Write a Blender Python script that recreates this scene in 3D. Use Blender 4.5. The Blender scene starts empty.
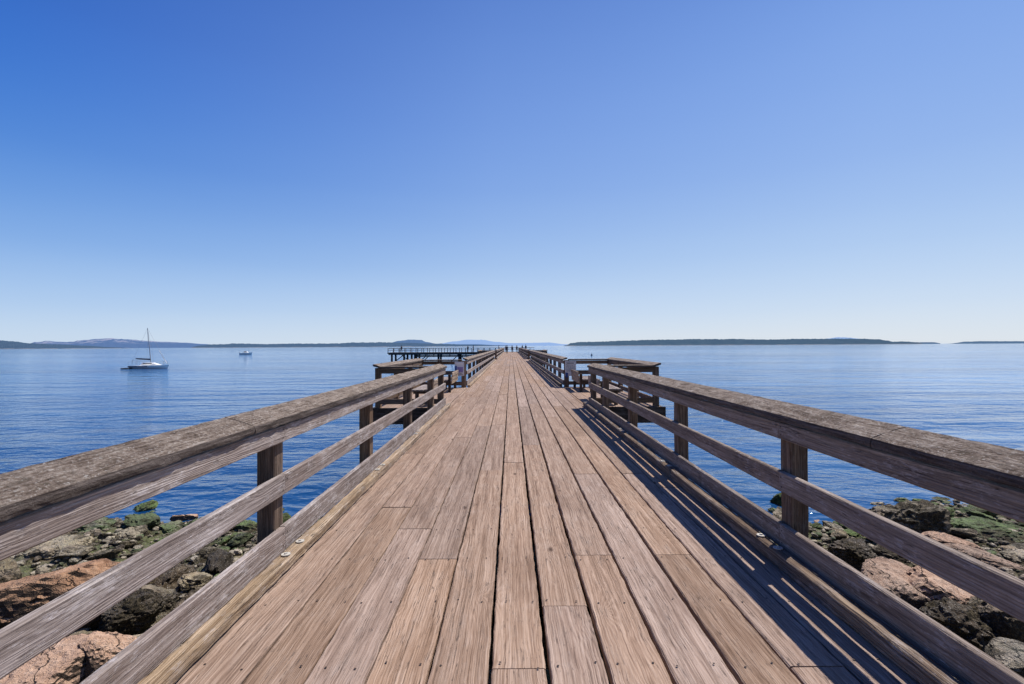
import bpy, bmesh, math, random
from mathutils import Vector, Matrix, noise
R = math.radians
random.seed(7)
scene = bpy.context.scene
COL = scene.collection
CAM_H = 1.6
WATER = -2.6
F = 489.0
SUN_DIR = Vector((0.44, 0.335, 1.0)).normalized()

# ------------------------------------------------------------------ object helpers
def tag(o, label=None, cat=None, group=None, kind=None):
    if label: o['label'] = label
    if cat: o['category'] = cat
    if group: o['group'] = group
    if kind: o['kind'] = kind
    return o

def empty(name, loc=(0, 0, 0), rz=0.0):
    o = bpy.data.objects.new(name, None)
    o.location = loc
    o.rotation_euler = (0, 0, rz)
    o.empty_display_size = 0.2
    COL.objects.link(o)
    return o

def link_mesh(name, me, parent=None, loc=(0, 0, 0)):
    o = bpy.data.objects.new(name, me)
    COL.objects.link(o)
    o.location = loc
    if parent: o.parent = parent
    return o

# mesh builder that carries wood coordinates
class MB:
    def __init__(self):
        self.v = []; self.f = []; self.m = []; self.wc = []; self.wr = []; self.smooth = []
    def add(self, verts, faces, mi=0, wc=None, wr=0.5, smooth=False):
        n = len(self.v)
        self.v += [tuple(p) for p in verts]
        self.wc += [tuple(p) for p in (wc if wc else verts)]
        self.wr += [wr] * len(verts)
        for f in faces:
            self.f.append(tuple(i + n for i in f)); self.m.append(mi); self.smooth.append(smooth)
    # a board: extrude cross section (list of (b,c)) along a
    def board(self, o, a, b, c, L, prof, seg=0.5, jit=0.0, jf=6.0, mi=0, wr=None, capjit=0.0, smooth=False):
        o = Vector(o); a = Vector(a).normalized(); b = Vector(b).normalized(); c = Vector(c).normalized()
        if wr is None: wr = random.random()
        off = Vector((random.uniform(-50, 50), random.uniform(-50, 50), random.uniform(-50, 50)))
        n = max(1, int(math.ceil(L / seg)))
        k = len(prof)
        vs = []; ws = []
        cb = sum(p[0] for p in prof) / k; cc = sum(p[1] for p in prof) / k
        for i in range(n + 1):
            t = L * i / n
            for (pb, pc) in prof:
                p = o + a * t + b * pb + c * pc
                if jit:
                    q = Vector((t * jf, pb * jf * 2.5, pc * jf * 2.5)) + off
                    d = noise.noise(q) + 0.5 * noise.noise(q * 2.7) + .3 * noise.noise(q * 6.1)
                    dirv = (b * (pb - cb) + c * (pc - cc))
                    if dirv.length > 1e-6: dirv.normalize()
                    p = p + dirv * d * jit
                vs.append(p)
                ws.append(Vector((pb, t, pc)) + off)
        fs = []
        for i in range(n):
            for j in range(k):
                j2 = (j + 1) % k
                fs.append((i * k + j, i * k + j2, (i + 1) * k + j2, (i + 1) * k + j))
        fs.append(tuple(reversed(range(k))))
        fs.append(tuple(n * k + j for j in range(k)))
        # orientation
        if a.dot(b.cross(c)) > 0:
            area = sum(prof[j][0] * prof[(j + 1) % k][1] - prof[(j + 1) % k][0] * prof[j][1] for j in range(k))
            flip = area < 0
        else:
            area = sum(prof[j][0] * prof[(j + 1) % k][1] - prof[(j + 1) % k][0] * prof[j][1] for j in range(k))
            flip = area > 0
        if flip: fs = [tuple(reversed(f)) for f in fs]
        self.add(vs, fs, mi, ws, wr, smooth)
    def box(self, x0, x1, y0, y1, z0, z1, axis='y', ch=0.006, seg=0.5, jit=0.0, jf=6.0, mi=0, wr=None, sub=0):
        if axis == 'y':
            self.board((0, y0, 0), (0, 1, 0), (1, 0, 0), (0, 0, 1), y1 - y0, rect(x0, x1, z0, z1, ch, sub), seg, jit, jf, mi, wr)
        elif axis == 'x':
            self.board((x0, 0, 0), (1, 0, 0), (0, 1, 0), (0, 0, 1), x1 - x0, rect(y0, y1, z0, z1, ch, sub), seg, jit, jf, mi, wr)
        else:
            self.board((0, 0, z0), (0, 0, 1), (1, 0, 0), (0, 1, 0), z1 - z0, rect(x0, x1, y0, y1, ch, sub), seg, jit, jf, mi, wr)
    def tube(self, p, q, r0, r1=None, n=10, mi=0, wr=.5):
        p = Vector(p); q = Vector(q); r1 = r0 if r1 is None else r1
        d = (q - p).normalized()
        u = d.orthogonal().normalized(); w = d.cross(u)
        vs = []; ws = []
        for (c, r, t) in ((p, r0, 0), (q, r1, (q - p).length)):
            for i in range(n):
                an = 2 * math.pi * i / n
                vs.append(c + (u * math.cos(an) + w * math.sin(an)) * r)
                ws.append(Vector((math.cos(an) * r + p.x * 3, t + p.y, math.sin(an) * r)))
        fs = [(i, (i + 1) % n, n + (i + 1) % n, n + i) for i in range(n)]
        fs.append(tuple(reversed(range(n)))); fs.append(tuple(n + i for i in range(n)))
        self.add(vs, fs, mi, ws, wr)
    def build(self, name, mats, parent=None, loc=(0, 0, 0)):
        me = bpy.data.meshes.new(name)
        me.from_pydata(self.v, [], self.f)
        if not isinstance(mats, (list, tuple)): mats = [mats]
        for m in mats: me.materials.append(m)
        me.polygons.foreach_set('material_index', self.m)
        me.polygons.foreach_set('use_smooth', self.smooth)
        at = me.attributes.new('wc', 'FLOAT_VECTOR', 'POINT')
        flat = [x for p in self.wc for x in p]
        at.data.foreach_set('vector', flat)
        ar = me.attributes.new('wr', 'FLOAT', 'POINT')
        ar.data.foreach_set('value', self.wr)
        me.update()
        if loc != (0, 0, 0):
            me.transform(Matrix.Translation(-Vector(loc)))
        return link_mesh(name, me, parent, loc)

def rect(x0, x1, y0, y1, ch=0.006, sub=0):
    ch = min(ch, (x1 - x0) * .3, (y1 - y0) * .3)
    def line(a, b):
        out = [a]
        for i in range(1, sub + 1):
            t = i / (sub + 1); out.append((a[0] + (b[0] - a[0]) * t, a[1] + (b[1] - a[1]) * t))
        return out
    P = [(x0 + ch, y0), (x1 - ch, y0), (x1, y0 + ch), (x1, y1 - ch), (x1 - ch, y1), (x0 + ch, y1), (x0, y1 - ch), (x0, y0 + ch)]
    res = []
    for i in range(8):
        a = P[i]; b = P[(i + 1) % 8]
        if i % 2 == 0: res += line(a, b)
        else: res.append(a)
    return res

# ------------------------------------------------------------------ material helpers
def mat(name):
    m = bpy.data.materials.new(name); m.use_nodes = True
    nt = m.node_tree; nt.nodes.clear()
    out = nt.nodes.new('ShaderNodeOutputMaterial')
    bs = nt.nodes.new('ShaderNodeBsdfPrincipled')
    nt.links.new(bs.outputs[0], out.inputs[0])
    return m, nt, bs

class N:
    def __init__(self, nt): self.nt = nt
    def link(self, a, b): self.nt.links.new(a, b)
    def sock(self, node, i, v):
        if v is None: return
        s = node.inputs[i]
        if hasattr(v, 'is_output'): self.nt.links.new(v, s)
        else: s.default_value = v
    def math(self, op, a, b=None, c=None, clamp=False):
        n = self.nt.nodes.new('ShaderNodeMath'); n.operation = op; n.use_clamp = clamp
        self.sock(n, 0, a); self.sock(n, 1, b); self.sock(n, 2, c)
        return n.outputs[0]
    def vmath(self, op, a, b=None):
        n = self.nt.nodes.new('ShaderNodeVectorMath'); n.operation = op
        self.sock(n, 0, a); self.sock(n, 1, b)
        return n.outputs[0]
    def attr(self, name, kind='Vector'):
        n = self.nt.nodes.new('ShaderNodeAttribute'); n.attribute_name = name
        return n.outputs[kind]
    def noise(self, vec, scale=5, detail=3, rough=.55, dist=0.0, out='Fac'):
        n = self.nt.nodes.new('ShaderNodeTexNoise')
        self.sock(n, 'Vector', vec); self.sock(n, 'Scale', scale)
        n.inputs['Detail'].default_value = detail; n.inputs['Roughness'].default_value = rough
        n.inputs['Distortion'].default_value = dist
        return n.outputs[out]
    def voro(self, vec, scale=5, feature='F1', out='Distance', rand=1.0):
        n = self.nt.nodes.new('ShaderNodeTexVoronoi'); n.feature = feature
        self.sock(n, 'Vector', vec); n.inputs['Scale'].default_value = scale
        n.inputs['Randomness'].default_value = rand
        return n.outputs[out]
    def ramp(self, fac, stops, interp='LINEAR'):
        n = self.nt.nodes.new('ShaderNodeValToRGB'); cr = n.color_ramp; cr.interpolation = interp
        while len(cr.elements) < len(stops): cr.elements.new(.5)
        for e, (p, c) in zip(cr.elements, stops):
            e.position = p
            e.color = (c, c, c, 1) if isinstance(c, (int, float)) else (c[0], c[1], c[2], 1)
        self.sock(n, 0, fac)
        return n.outputs[0]
    def mix(self, fac, a, b, mode='MIX'):
        n = self.nt.nodes.new('ShaderNodeMix'); n.data_type = 'RGBA'; n.blend_type = mode
        self.sock(n, 0, fac)
        for i, v in ((6, a), (7, b)):
            if isinstance(v, tuple): v = (v[0], v[1], v[2], 1)
            self.sock(n, i, v)
        return n.outputs[2]
    def comb(self, x, y, z):
        n = self.nt.nodes.new('ShaderNodeCombineXYZ')
        self.sock(n, 0, x); self.sock(n, 1, y); self.sock(n, 2, z); return n.outputs[0]
    def sep(self, v):
        n = self.nt.nodes.new('ShaderNodeSeparateXYZ'); self.sock(n, 0, v); return n.outputs
    def bump(self, h, strength=.5, dist=.01, normal=None):
        n = self.nt.nodes.new('ShaderNodeBump')
        n.inputs['Strength'].default_value = strength; n.inputs['Distance'].default_value = dist
        self.sock(n, 'Height', h)
        if normal is not None: self.sock(n, 'Normal', normal)
        return n.outputs[0]
    def geo(self, out='Position'):
        return self.nt.nodes.new('ShaderNodeNewGeometry').outputs[out]
    def objco(self):
        return self.nt.nodes.new('ShaderNodeTexCoord').outputs['Object']

def wood(name, dark, mid, light, knots=1.0, stain=(0.05, 0.035, 0.03), stain_amt=.5, bleach=(.5, .45, .44), bleach_amt=.3,
         bump=.6, var=.35, crackdark=(.03, .02, .018), rough=.85, green=0.0, ringamt=.10, fleck=.0, lineamt=.45):
    m, nt, bs = mat(name); g = N(nt)
    wc = g.attr('wc'); wr = g.attr('wr', 'Fac')
    x, y, z = g.sep(wc)
    low = g.noise(g.comb(g.math('MULTIPLY', x, 2.6), g.math('MULTIPLY', y, .55), g.math('MULTIPLY', z, 2.6)), 1.0, 2, .5)
    # knots
    kv = g.comb(g.math('MULTIPLY', g.math('ADD', x, z), 3.6), g.math('MULTIPLY', y, 1.6), 0.0)
    kd = g.voro(kv, 1.0, rand=1.0)
    kdd = g.math('MULTIPLY', kd, 1.0)
    kexp = g.math('POWER', 2.718, g.math('MULTIPLY', kdd, -6.5))
    # contour rings (cathedral grain)
    cn = g.noise(g.comb(g.math('MULTIPLY', x, 7.0), g.math('MULTIPLY', y, .32), g.math('MULTIPLY', z, 7.0)), 1.0, 1.5, .45)
    ph = g.math('ADD', g.math('MULTIPLY', cn, 62.0), g.math('MULTIPLY', kexp, 34.0 * knots))
    wob = g.noise(g.comb(g.math('MULTIPLY', x, 14), g.math('MULTIPLY', y, 1.1), g.math('MULTIPLY', z, 14)), 1.0, 3, .6)
    ph = g.math('ADD', ph, g.math('MULTIPLY', wob, 26.0))
    ph = g.math('ADD', ph, g.math('MULTIPLY', g.math('ADD', x, z), 330.0))
    ring = g.math('MULTIPLY_ADD', g.math('SINE', ph), .5, .5)
    # fine streaks
    warp = g.math('MULTIPLY', low, .08)
    xs = g.math('ADD', x, warp); zs = g.math('ADD', z, warp)
    f1 = g.noise(g.comb(g.math('MULTIPLY', xs, 90), g.math('MULTIPLY', y, 1.0), g.math('MULTIPLY', zs, 90)), 1.0, 4, .62)
    f2 = g.noise(g.comb(g.math('MULTIPLY', xs, 230), g.math('MULTIPLY', y, 5), g.math('MULTIPLY', zs, 230)), 1.0, 3, .6)
    f3 = g.noise(g.comb(g.math('MULTIPLY', xs, 22), g.math('MULTIPLY', y, .8), g.math('MULTIPLY', zs, 22)), 1.0, 4, .6)
    blotch = g.noise(g.comb(g.math('MULTIPLY', x, 9), g.math('MULTIPLY', y, 3.5), g.math('MULTIPLY', z, 9)), 1.0, 5, .65)
    fib = g.math('ADD', g.math('MULTIPLY', f1, .55), g.math('MULTIPLY', f3, .45))
    fib = g.math('ADD', fib, g.math('MULTIPLY', g.math('SUBTRACT', f2, .5), .3))
    fib = g.math('ADD', fib, g.math('MULTIPLY', g.math('SUBTRACT', ring, .5), ringamt))
    colr = g.ramp(fib, [(.30, dark), (.48, mid), (.66, light)])
    # bleached, silvery patches
    bl = g.ramp(g.math('ADD', g.math('MULTIPLY', blotch, .6), g.math('MULTIPLY', f1, .4)), [(.47, 0), (.66, 1)])
    colr = g.mix(g.math('MULTIPLY', bl, bleach_amt), colr, bleach)
    # stains
    st = g.ramp(g.noise(g.comb(g.math('MULTIPLY', x, 5.0), g.math('MULTIPLY', y, 1.1), g.math('MULTIPLY', z, 5.0)), 1.0, 5, .65), [(.5, 0), (.75, 1)])
    colr = g.mix(g.math('MULTIPLY', st, stain_amt), colr, stain)
    # per board variation
    vmul = g.math('MULTIPLY_ADD', wr, var, 1 - var * .55)
    cm = g.nt.nodes.new('ShaderNodeHueSaturation')
    g.sock(cm, 'Value', vmul)
    wr2 = g.math('FRACT', g.math('MULTIPLY', wr, 7.13))
    g.sock(cm, 'Saturation', g.math('MULTIPLY_ADD', wr2, .28, .90))
    g.sock(cm, 'Hue', g.math('MULTIPLY_ADD', wr2, .006, .496))
    g.sock(cm, 'Color', colr)
    colr = cm.outputs[0]
    # knots and cracks
    if knots > 0:
        pick = g.math('GREATER_THAN', g.sep(g.voro(kv, 1.0, out='Color'))[0], .55)
        km = g.math('MULTIPLY', g.ramp(kd, [(.035, 1), (.10, 0)]), pick)
        colr = g.mix(g.math('MULTIPLY', km, .9 * min(1, knots)), colr, (dark[0] * .45, dark[1] * .4, dark[2] * .38))
    cr = g.noise(g.comb(g.math('MULTIPLY', xs, 38), g.math('MULTIPLY', y, .9), g.math('MULTIPLY', zs, 38)), 1.0, 3, .5)
    cr2 = g.ramp(g.math('ABSOLUTE', g.math('SUBTRACT', cr, .5)), [(.0, 1), (.011, 0)])
    crm = g.math('MULTIPLY', cr2, g.ramp(blotch, [(.46, 0), (.56, 1)]))
    colr = g.mix(g.math('MULTIPLY', crm, .8), colr, crackdark)
    if fleck:
        fl = g.noise(g.comb(g.math('MULTIPLY', x, 60), g.math('MULTIPLY', y, 14), g.math('MULTIPLY', z, 60)), 1.0, 6, .75)
        fm = g.ramp(g.math('ADD', fl, g.math('MULTIPLY', g.math('SUBTRACT', blotch, .5), .5)), [(.56, 0), (.64, 1)])
        colr = g.mix(g.math('MULTIPLY', fm, fleck), colr, (.60, .56, .57))
        dk = g.ramp(fl, [(.33, 1), (.42, 0)])
        colr = g.mix(g.math('MULTIPLY', dk, .5), colr, (.06, .048, .045))
    if green:
        gm = g.ramp(g.noise(g.comb(g.math('MULTIPLY', x, 25), g.math('MULTIPLY', y, 18), g.math('MULTIPLY', z, 25)), 1.0, 5, .7), [(.56, 0), (.66, 1)])
        colr = g.mix(g.math('MULTIPLY', gm, green), colr, (.16, .17, .10))
    g.link(colr, bs.inputs['Base Color'])
    bs.inputs['Roughness'].default_value = rough
    bs.inputs['Specular IOR Level'].default_value = .25
    ln = g.noise(g.comb(g.math('MULTIPLY', xs, 130), g.math('MULTIPLY', y, .8), g.math('MULTIPLY', zs, 130)), 1.0, 2, .5)
    lnm = g.math('MULTIPLY', g.ramp(g.math('ABSOLUTE', g.math('SUBTRACT', ln, .47)), [(0, 1), (.035, 0)]), g.ramp(f3, [(.42, 1), (.60, .15)]))
    colr = g.mix(g.math('MULTIPLY', lnm, lineamt), colr, (dark[0] * .6, dark[1] * .55, dark[2] * .5))
    h = g.math('ADD', g.math('MULTIPLY', f1, .6), g.math('MULTIPLY', f2, .2))
    h = g.math('SUBTRACT', h, g.math('MULTIPLY', lnm, .35))
    h = g.math('ADD', h, g.math('MULTIPLY', ring, .22))
    h = g.math('SUBTRACT', h, g.math('MULTIPLY', crm, 1.3))
    h = g.math('ADD', h, g.math('MULTIPLY', blotch, .5))
    g.link(g.bump(h, bump, .012), bs.inputs['Normal'])
    return m

M = {}
M['deck'] = wood('weathered_deck_wood', (.150, .099, .072), (.318, .224, .170), (.455, .342, .272), knots=1.0,
                 stain=(.15, .095, .068), stain_amt=.5, bleach=(.50, .40, .335), bleach_amt=.35, bump=.55, var=.26, ringamt=.10, fleck=.05, lineamt=.62)
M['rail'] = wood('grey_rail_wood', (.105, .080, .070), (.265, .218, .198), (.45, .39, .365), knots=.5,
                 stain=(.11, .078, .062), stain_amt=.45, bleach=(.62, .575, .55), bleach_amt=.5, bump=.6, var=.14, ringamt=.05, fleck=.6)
M['rail_shade'] = wood('shade_tinted_rail_wood', (.095, .070, .056), (.225, .178, .148), (.38, .32, .28), knots=.5,  # rail wood again, darkened to paint in the shade on right-hand railings
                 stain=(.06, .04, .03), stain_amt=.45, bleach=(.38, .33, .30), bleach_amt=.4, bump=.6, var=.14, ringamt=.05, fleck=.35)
M['curb_shade'] = wood('shade_tinted_curb_wood', (.06, .042, .032), (.15, .108, .082), (.32, .25, .19), knots=.3, bump=.8, var=.16, fleck=.2)  # curb wood darkened all over to paint in its unlit inner face
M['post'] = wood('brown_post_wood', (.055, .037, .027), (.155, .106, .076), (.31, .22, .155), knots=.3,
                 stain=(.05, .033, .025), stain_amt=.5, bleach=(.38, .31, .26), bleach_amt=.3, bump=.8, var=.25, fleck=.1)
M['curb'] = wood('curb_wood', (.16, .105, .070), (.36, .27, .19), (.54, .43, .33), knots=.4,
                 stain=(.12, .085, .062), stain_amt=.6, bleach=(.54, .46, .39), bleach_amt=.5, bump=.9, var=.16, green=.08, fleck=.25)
M['under'] = wood('dark_beam_wood', (.02, .015, .012), (.05, .038, .03), (.10, .075, .06), knots=0, bump=.5, var=.3)

def cap_material():
    m, nt, bs = mat('rough_cap_wood'); g = N(nt)
    wc = g.attr('wc'); x, y, z = g.sep(wc)
    v = g.comb(x, g.math('MULTIPLY', y, .6), z)
    a = g.noise(v, 85, 6, .75)
    b = g.noise(v, 11, 5, .68)
    f1 = g.noise(g.comb(g.math('MULTIPLY', x, 70), g.math('MULTIPLY', y, 3.0), g.math('MULTIPLY', z, 70)), 1.0, 4, .65)
    k = g.math('ADD', g.math('MULTIPLY', a, .38), g.math('MULTIPLY', f1, .32)); k = g.math('ADD', k, g.math('MULTIPLY', b, .3))
    c = g.ramp(k, [(.38, (.040, .028, .021)), (.455, (.155, .115, .090)), (.525, (.31, .25, .205)), (.635, (.58, .51, .45))])
    li = g.ramp(g.noise(v, 80, 6, .8), [(.57, 0), (.62, 1)])
    c = g.mix(g.math('MULTIPLY', li, .85), c, (.68, .65, .61))
    mo = g.ramp(g.noise(v, 16, 5, .7), [(.55, 0), (.66, 1)])
    c = g.mix(g.math('MULTIPLY', mo, .5), c, (.10, .082, .06))
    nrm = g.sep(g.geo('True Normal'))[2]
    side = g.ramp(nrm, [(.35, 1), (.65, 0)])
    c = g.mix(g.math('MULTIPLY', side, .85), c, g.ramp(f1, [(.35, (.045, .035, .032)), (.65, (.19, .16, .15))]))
    g.link(c, bs.inputs['Base Color']); bs.inputs['Roughness'].default_value = .95
    bs.inputs['Specular IOR Level'].default_value = .15
    h = g.math('ADD', a, g.math('MULTIPLY', b, 1.2)); h = g.math('ADD', h, g.math('MULTIPLY', f1, .7))
    g.link(g.bump(h, 1.0, .022), bs.inputs['Normal'])
    return m
M['cap'] = cap_material()

def simple(name, c, rough=.5, metal=0.0, nscale=30, var=.15, bump=0.0, spec=.5):
    m, nt, bs = mat(name); g = N(nt)
    n = g.noise(g.objco(), nscale, 4, .6)
    lo = tuple(x * (1 - var) for x in c); hi = tuple(min(1, x * (1 + var)) for x in c)
    g.link(g.ramp(n, [(.35, lo), (.65, hi)]), bs.inputs['Base Color'])
    bs.inputs['Roughness'].default_value = rough; bs.inputs['Metallic'].default_value = metal
    bs.inputs['Specular IOR Level'].default_value = spec
    if bump: g.link(g.bump(n, bump, .01), bs.inputs['Normal'])
    return m
M['steel'] = simple('galvanised_steel', (.50, .48, .44), .7, .0, 60, .2)
M['nail'] = simple('rusty_nail', (.045, .03, .025), .7, .3, 60, .3)
M['white'] = simple('white_gelcoat', (.92, .92, .90), .3, 0, 3, .05)
M['navy'] = simple('navy_canvas', (.02, .03, .07), .8, 0, 10, .2)
M['glass'] = simple('dark_cabin_glass', (.02, .03, .04), .1, 0, 5, .1)
M['alu'] = simple('mast_aluminium', (.30, .30, .32), .5, .4, 10, .1)
M['hull_dark'] = simple('grey_hull_band', (.16, .18, .22), .4, 0, 4, .1)
M['rubber'] = simple('grey_dinghy_rubber', (.05, .055, .065), .6, 0, 8, .1)
M['buoy'] = simple('dark_buoy_paint', (.03, .035, .05), .5, 0, 8, .2)
M['steel_dark'] = simple('dark_painted_steel', (.030, .038, .045), .6, .2, 4, .3)
M['pilecoat'] = simple('creosoted_pile', (.035, .028, .024), .9, 0, 12, .4, .6)

# ------------------------------------------------------------------ world, sun, camera
world = bpy.data.worlds.new('World'); scene.world = world; world.use_nodes = True
wn = world.node_tree; wn.nodes.clear()
wo = wn.nodes.new('ShaderNodeOutputWorld'); bg = wn.nodes.new('ShaderNodeBackground')
sky = wn.nodes.new('ShaderNodeTexSky'); sky.sky_type = 'NISHITA'
sky.sun_disc = False
sky.sun_elevation = math.asin(SUN_DIR.z)
sky.sun_rotation = math.atan2(SUN_DIR.x, SUN_DIR.y)
sky.altitude = 0; sky.air_density = 1.0; sky.dust_density = 0.35; sky.ozone_density = 3.2
SKYG = N(wn)
gam = wn.nodes.new('ShaderNodeGamma'); gam.inputs[1].default_value = 1.0
hs = wn.nodes.new('ShaderNodeHueSaturation'); hs.inputs['Saturation'].default_value = 1.0; hs.inputs['Hue'].default_value = .5
hs.inputs['Value'].default_value = 1.0
wn.links.new(sky.outputs[0], gam.inputs[0]); wn.links.new(gam.outputs[0], hs.inputs['Color'])
def srgb(c):
    return tuple((v / 255 / 12.92) if v / 255 <= .04045 else ((v / 255 + .055) / 1.055) ** 2.4 for v in c)
tcw = wn.nodes.new('ShaderNodeTexCoord')
dx, dy, dz = SKYG.sep(tcw.outputs['Generated'])
az = SKYG.math('DIVIDE', dx, SKYG.math('SQRT', SKYG.math('MAXIMUM', SKYG.math('SUBTRACT', 1.0, SKYG.math('MULTIPLY', dz, dz)), .02)))
haze = SKYG.noise(SKYG.comb(SKYG.math('MULTIPLY', dx, 1.2), SKYG.math('MULTIPLY', dy, 1.2), SKYG.math('MULTIPLY', dz, 14)), 1.0, 3, .5)
zz = SKYG.math('ADD', dz, SKYG.math('MULTIPLY', SKYG.math('SUBTRACT', haze, .5), .02))
LR = SKYG.ramp(zz, [(0, srgb((206, 223, 241))), (.065, srgb((176, 206, 242))), (.165, srgb((122, 170, 232))), (.30, srgb((62, 128, 216))), (.46, srgb((32, 100, 202))), (.75, srgb((18, 60, 150))), (1.0, srgb((10, 38, 110)))], 'B_SPLINE')
RR = SKYG.ramp(zz, [(0, srgb((224, 231, 238))), (.065, srgb((206, 223, 244))), (.165, srgb((176, 205, 242))), (.30, srgb((148, 182, 238))), (.52, srgb((121, 162, 233))), (.75, srgb((60, 105, 195))), (1.0, srgb((20, 60, 150)))], 'B_SPLINE')
azf = SKYG.ramp(SKYG.math('MULTIPLY_ADD', az, .5, .5), [(.10, 0), (.48, .70), (.80, 1)])
grad = SKYG.mix(azf, LR, RR)
back = SKYG.ramp(SKYG.math('MULTIPLY_ADD', dy, .5, .5), [(.2, .5), (.55, 1.0)])
grad = SKYG.mix(1.0, grad, back, 'MULTIPLY')
scl = SKYG.vmath('SCALE', hs.outputs[0]); scl.node.inputs['Scale'].default_value = 1.0
tot = SKYG.mix(.92, hs.outputs[0], SKYG.mix(1.0, grad, (10.0, 10.0, 10.0), 'MULTIPLY'))
wn.links.new(tot, bg.inputs[0]); wn.links.new(bg.outputs[0], wo.inputs[0])
bg.inputs[1].default_value = 0.10

sd = bpy.data.lights.new('sun', 'SUN'); sd.energy = 5.0; sd.angle = R(.53); sd.color = (1.0, .93, .83)
so = bpy.data.objects.new('sun', sd); COL.objects.link(so)
so.rotation_euler = SUN_DIR.to_track_quat('Z', 'Y').to_euler(); so.location = (20, 20, 40)

cd = bpy.data.cameras.new('camera'); cam = bpy.data.objects.new('camera', cd); COL.objects.link(cam)
scene.camera = cam
cd.sensor_width = 36; cd.lens = F / 1024 * 36; cd.clip_start = .05; cd.clip_end = 80000
cam.matrix_world = Matrix.Translation((0, 0, CAM_H)) @ Matrix.Rotation(R(-.12), 4, 'Z') @ Matrix.Rotation(R(90 + .445), 4, 'X') @ Matrix.Rotation(R(-.31), 4, 'Z')
scene.view_settings.view_transform = 'Standard'; scene.view_settings.look = 'None'
scene.view_settings.exposure = 0; scene.view_settings.gamma = 1
scene.render.engine = 'CYCLES'

# ------------------------------------------------------------------ the pier
XL, XR = -1.70, 2.01          # inner faces of the railings
LEN = 130.0
pier = empty('pier', (0, 0, 0))
tag(pier, 'long straight timber pier walkway of weathered brown planks running out over the sea', 'pier')

def fineseg(y):
    return .04 if y < 7 else (.2 if y < 16 else (1.0 if y < 40 else 4.0))

deck = MB()
edges = [-1.69, -1.595, -1.295, -1.0, -.705, -.412, -.114, .175, .47, .769, 1.083, 1.372, 1.656, 1.925, 2.0]
known = {6: [2.44], 8: [3.74], 4: [3.69], 3: [4.3], 10: [3.74], 5: [6.3], 7: [7.9], 2: [4.88]}
rnd = random.Random(11)
NAILS = []
for i in range(len(edges) - 1):
    x0, x1 = edges[i], edges[i + 1]
    W_ = {6: .009, 7: .012, 8: .012, 9: .011, 10: .011, 11: .008, 5: .007}
    gapL = W_.get(i, .004); gapR = W_.get(i + 1, .004)
    joints = [-4.0]
    ks = known.get(i, [rnd.choice([1.2, 2.44, 5.5, 6.1])])
    y = ks[0]
    while y > -4 + 3: joints.insert(1, y); y -= rnd.choice([4.27, 4.88])
    joints.sort()
    y = ks[0]
    while y < LEN:
        y += rnd.choice([3.66, 4.27, 4.88, 4.88, 6.1]) * (1 if y < 40 else 1.0)
        joints.append(min(y, LEN))
    for j in range(len(joints) - 1):
        a, b = joints[j] + .003, joints[j + 1] - .003
        if b - a < .1: continue
        zt = rnd.uniform(-.003, .003)
        s = fineseg(a)
        # split so that near metres stay finely divided
        deck.board((0, a, 0), (0, 1, 0), (1, 0, 0), (0, 0, 1), b - a,
                   rect(x0 + gapL, x1 - gapR, -.075, zt, .007 if a < 20 else .004, 0), s, .0055 if a < 16 else .0, 7.0, 0, rnd.random())
    yy = -1.2
    while yy < 22:
        for q in (.2, .8):
            if rnd.random() < .93:
                NAILS.append((x0 + (x1 - x0) * q + rnd.uniform(-.02, .02), yy + rnd.uniform(-.03, .03)))
        yy += .61
for (nx, ny) in NAILS:
    r = .0068
    vs = [(nx + r * math.cos(t * math.pi / 3), ny + r * math.sin(t * math.pi / 3), .0048) for t in range(6)]
    deck.add(vs, [(0, 1, 2, 3, 4, 5)], 1)
deck.build('deck', [M['deck'], M['nail']], pier)

# beams below: joists across, stringers along
bm_ = MB()
y = -3.8
while y < LEN:
    bm_.box(-1.69, 2.0, y, y + .1, -.33, -.078, 'x', .004, 4); y += 1.22
for x in (-1.68, -.9, .1, 1.1, 1.89):
    bm_.box(x, x + .1, -3.9, LEN - .2, -.62, -.333, 'y', .004, 8)
bm_.build('beam', M['under'], pier)
for side in (-1.720, 2.030):
    f = MB(); f.box(side - .02, side + .02, -3.9, LEN - .3, -.36, -.084, 'y', .004, 2.0)
    f.build('fascia_board', M['post'], pier)
yy = 4.0
while yy < LEN:
    for x in (-1.55, 1.85):
        p = MB(); gz = -7.0
        p.tube((x, yy, gz), (x, yy, -.63), .19, .17, 12)
        p.build('pile', M['pilecoat'], pier)
    c = MB(); c.box(-2.1, 2.4, yy - .17, yy + .17, -.93, -.626, 'x', .01, 5)
    c.build('cross_beam', M['under'], pier)
    yy += 7.3 if yy > 20 else 4.9

SECT = [(-3.9, 12.72), (18.95, 52.0), (58.0, 127.0)]
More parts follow.
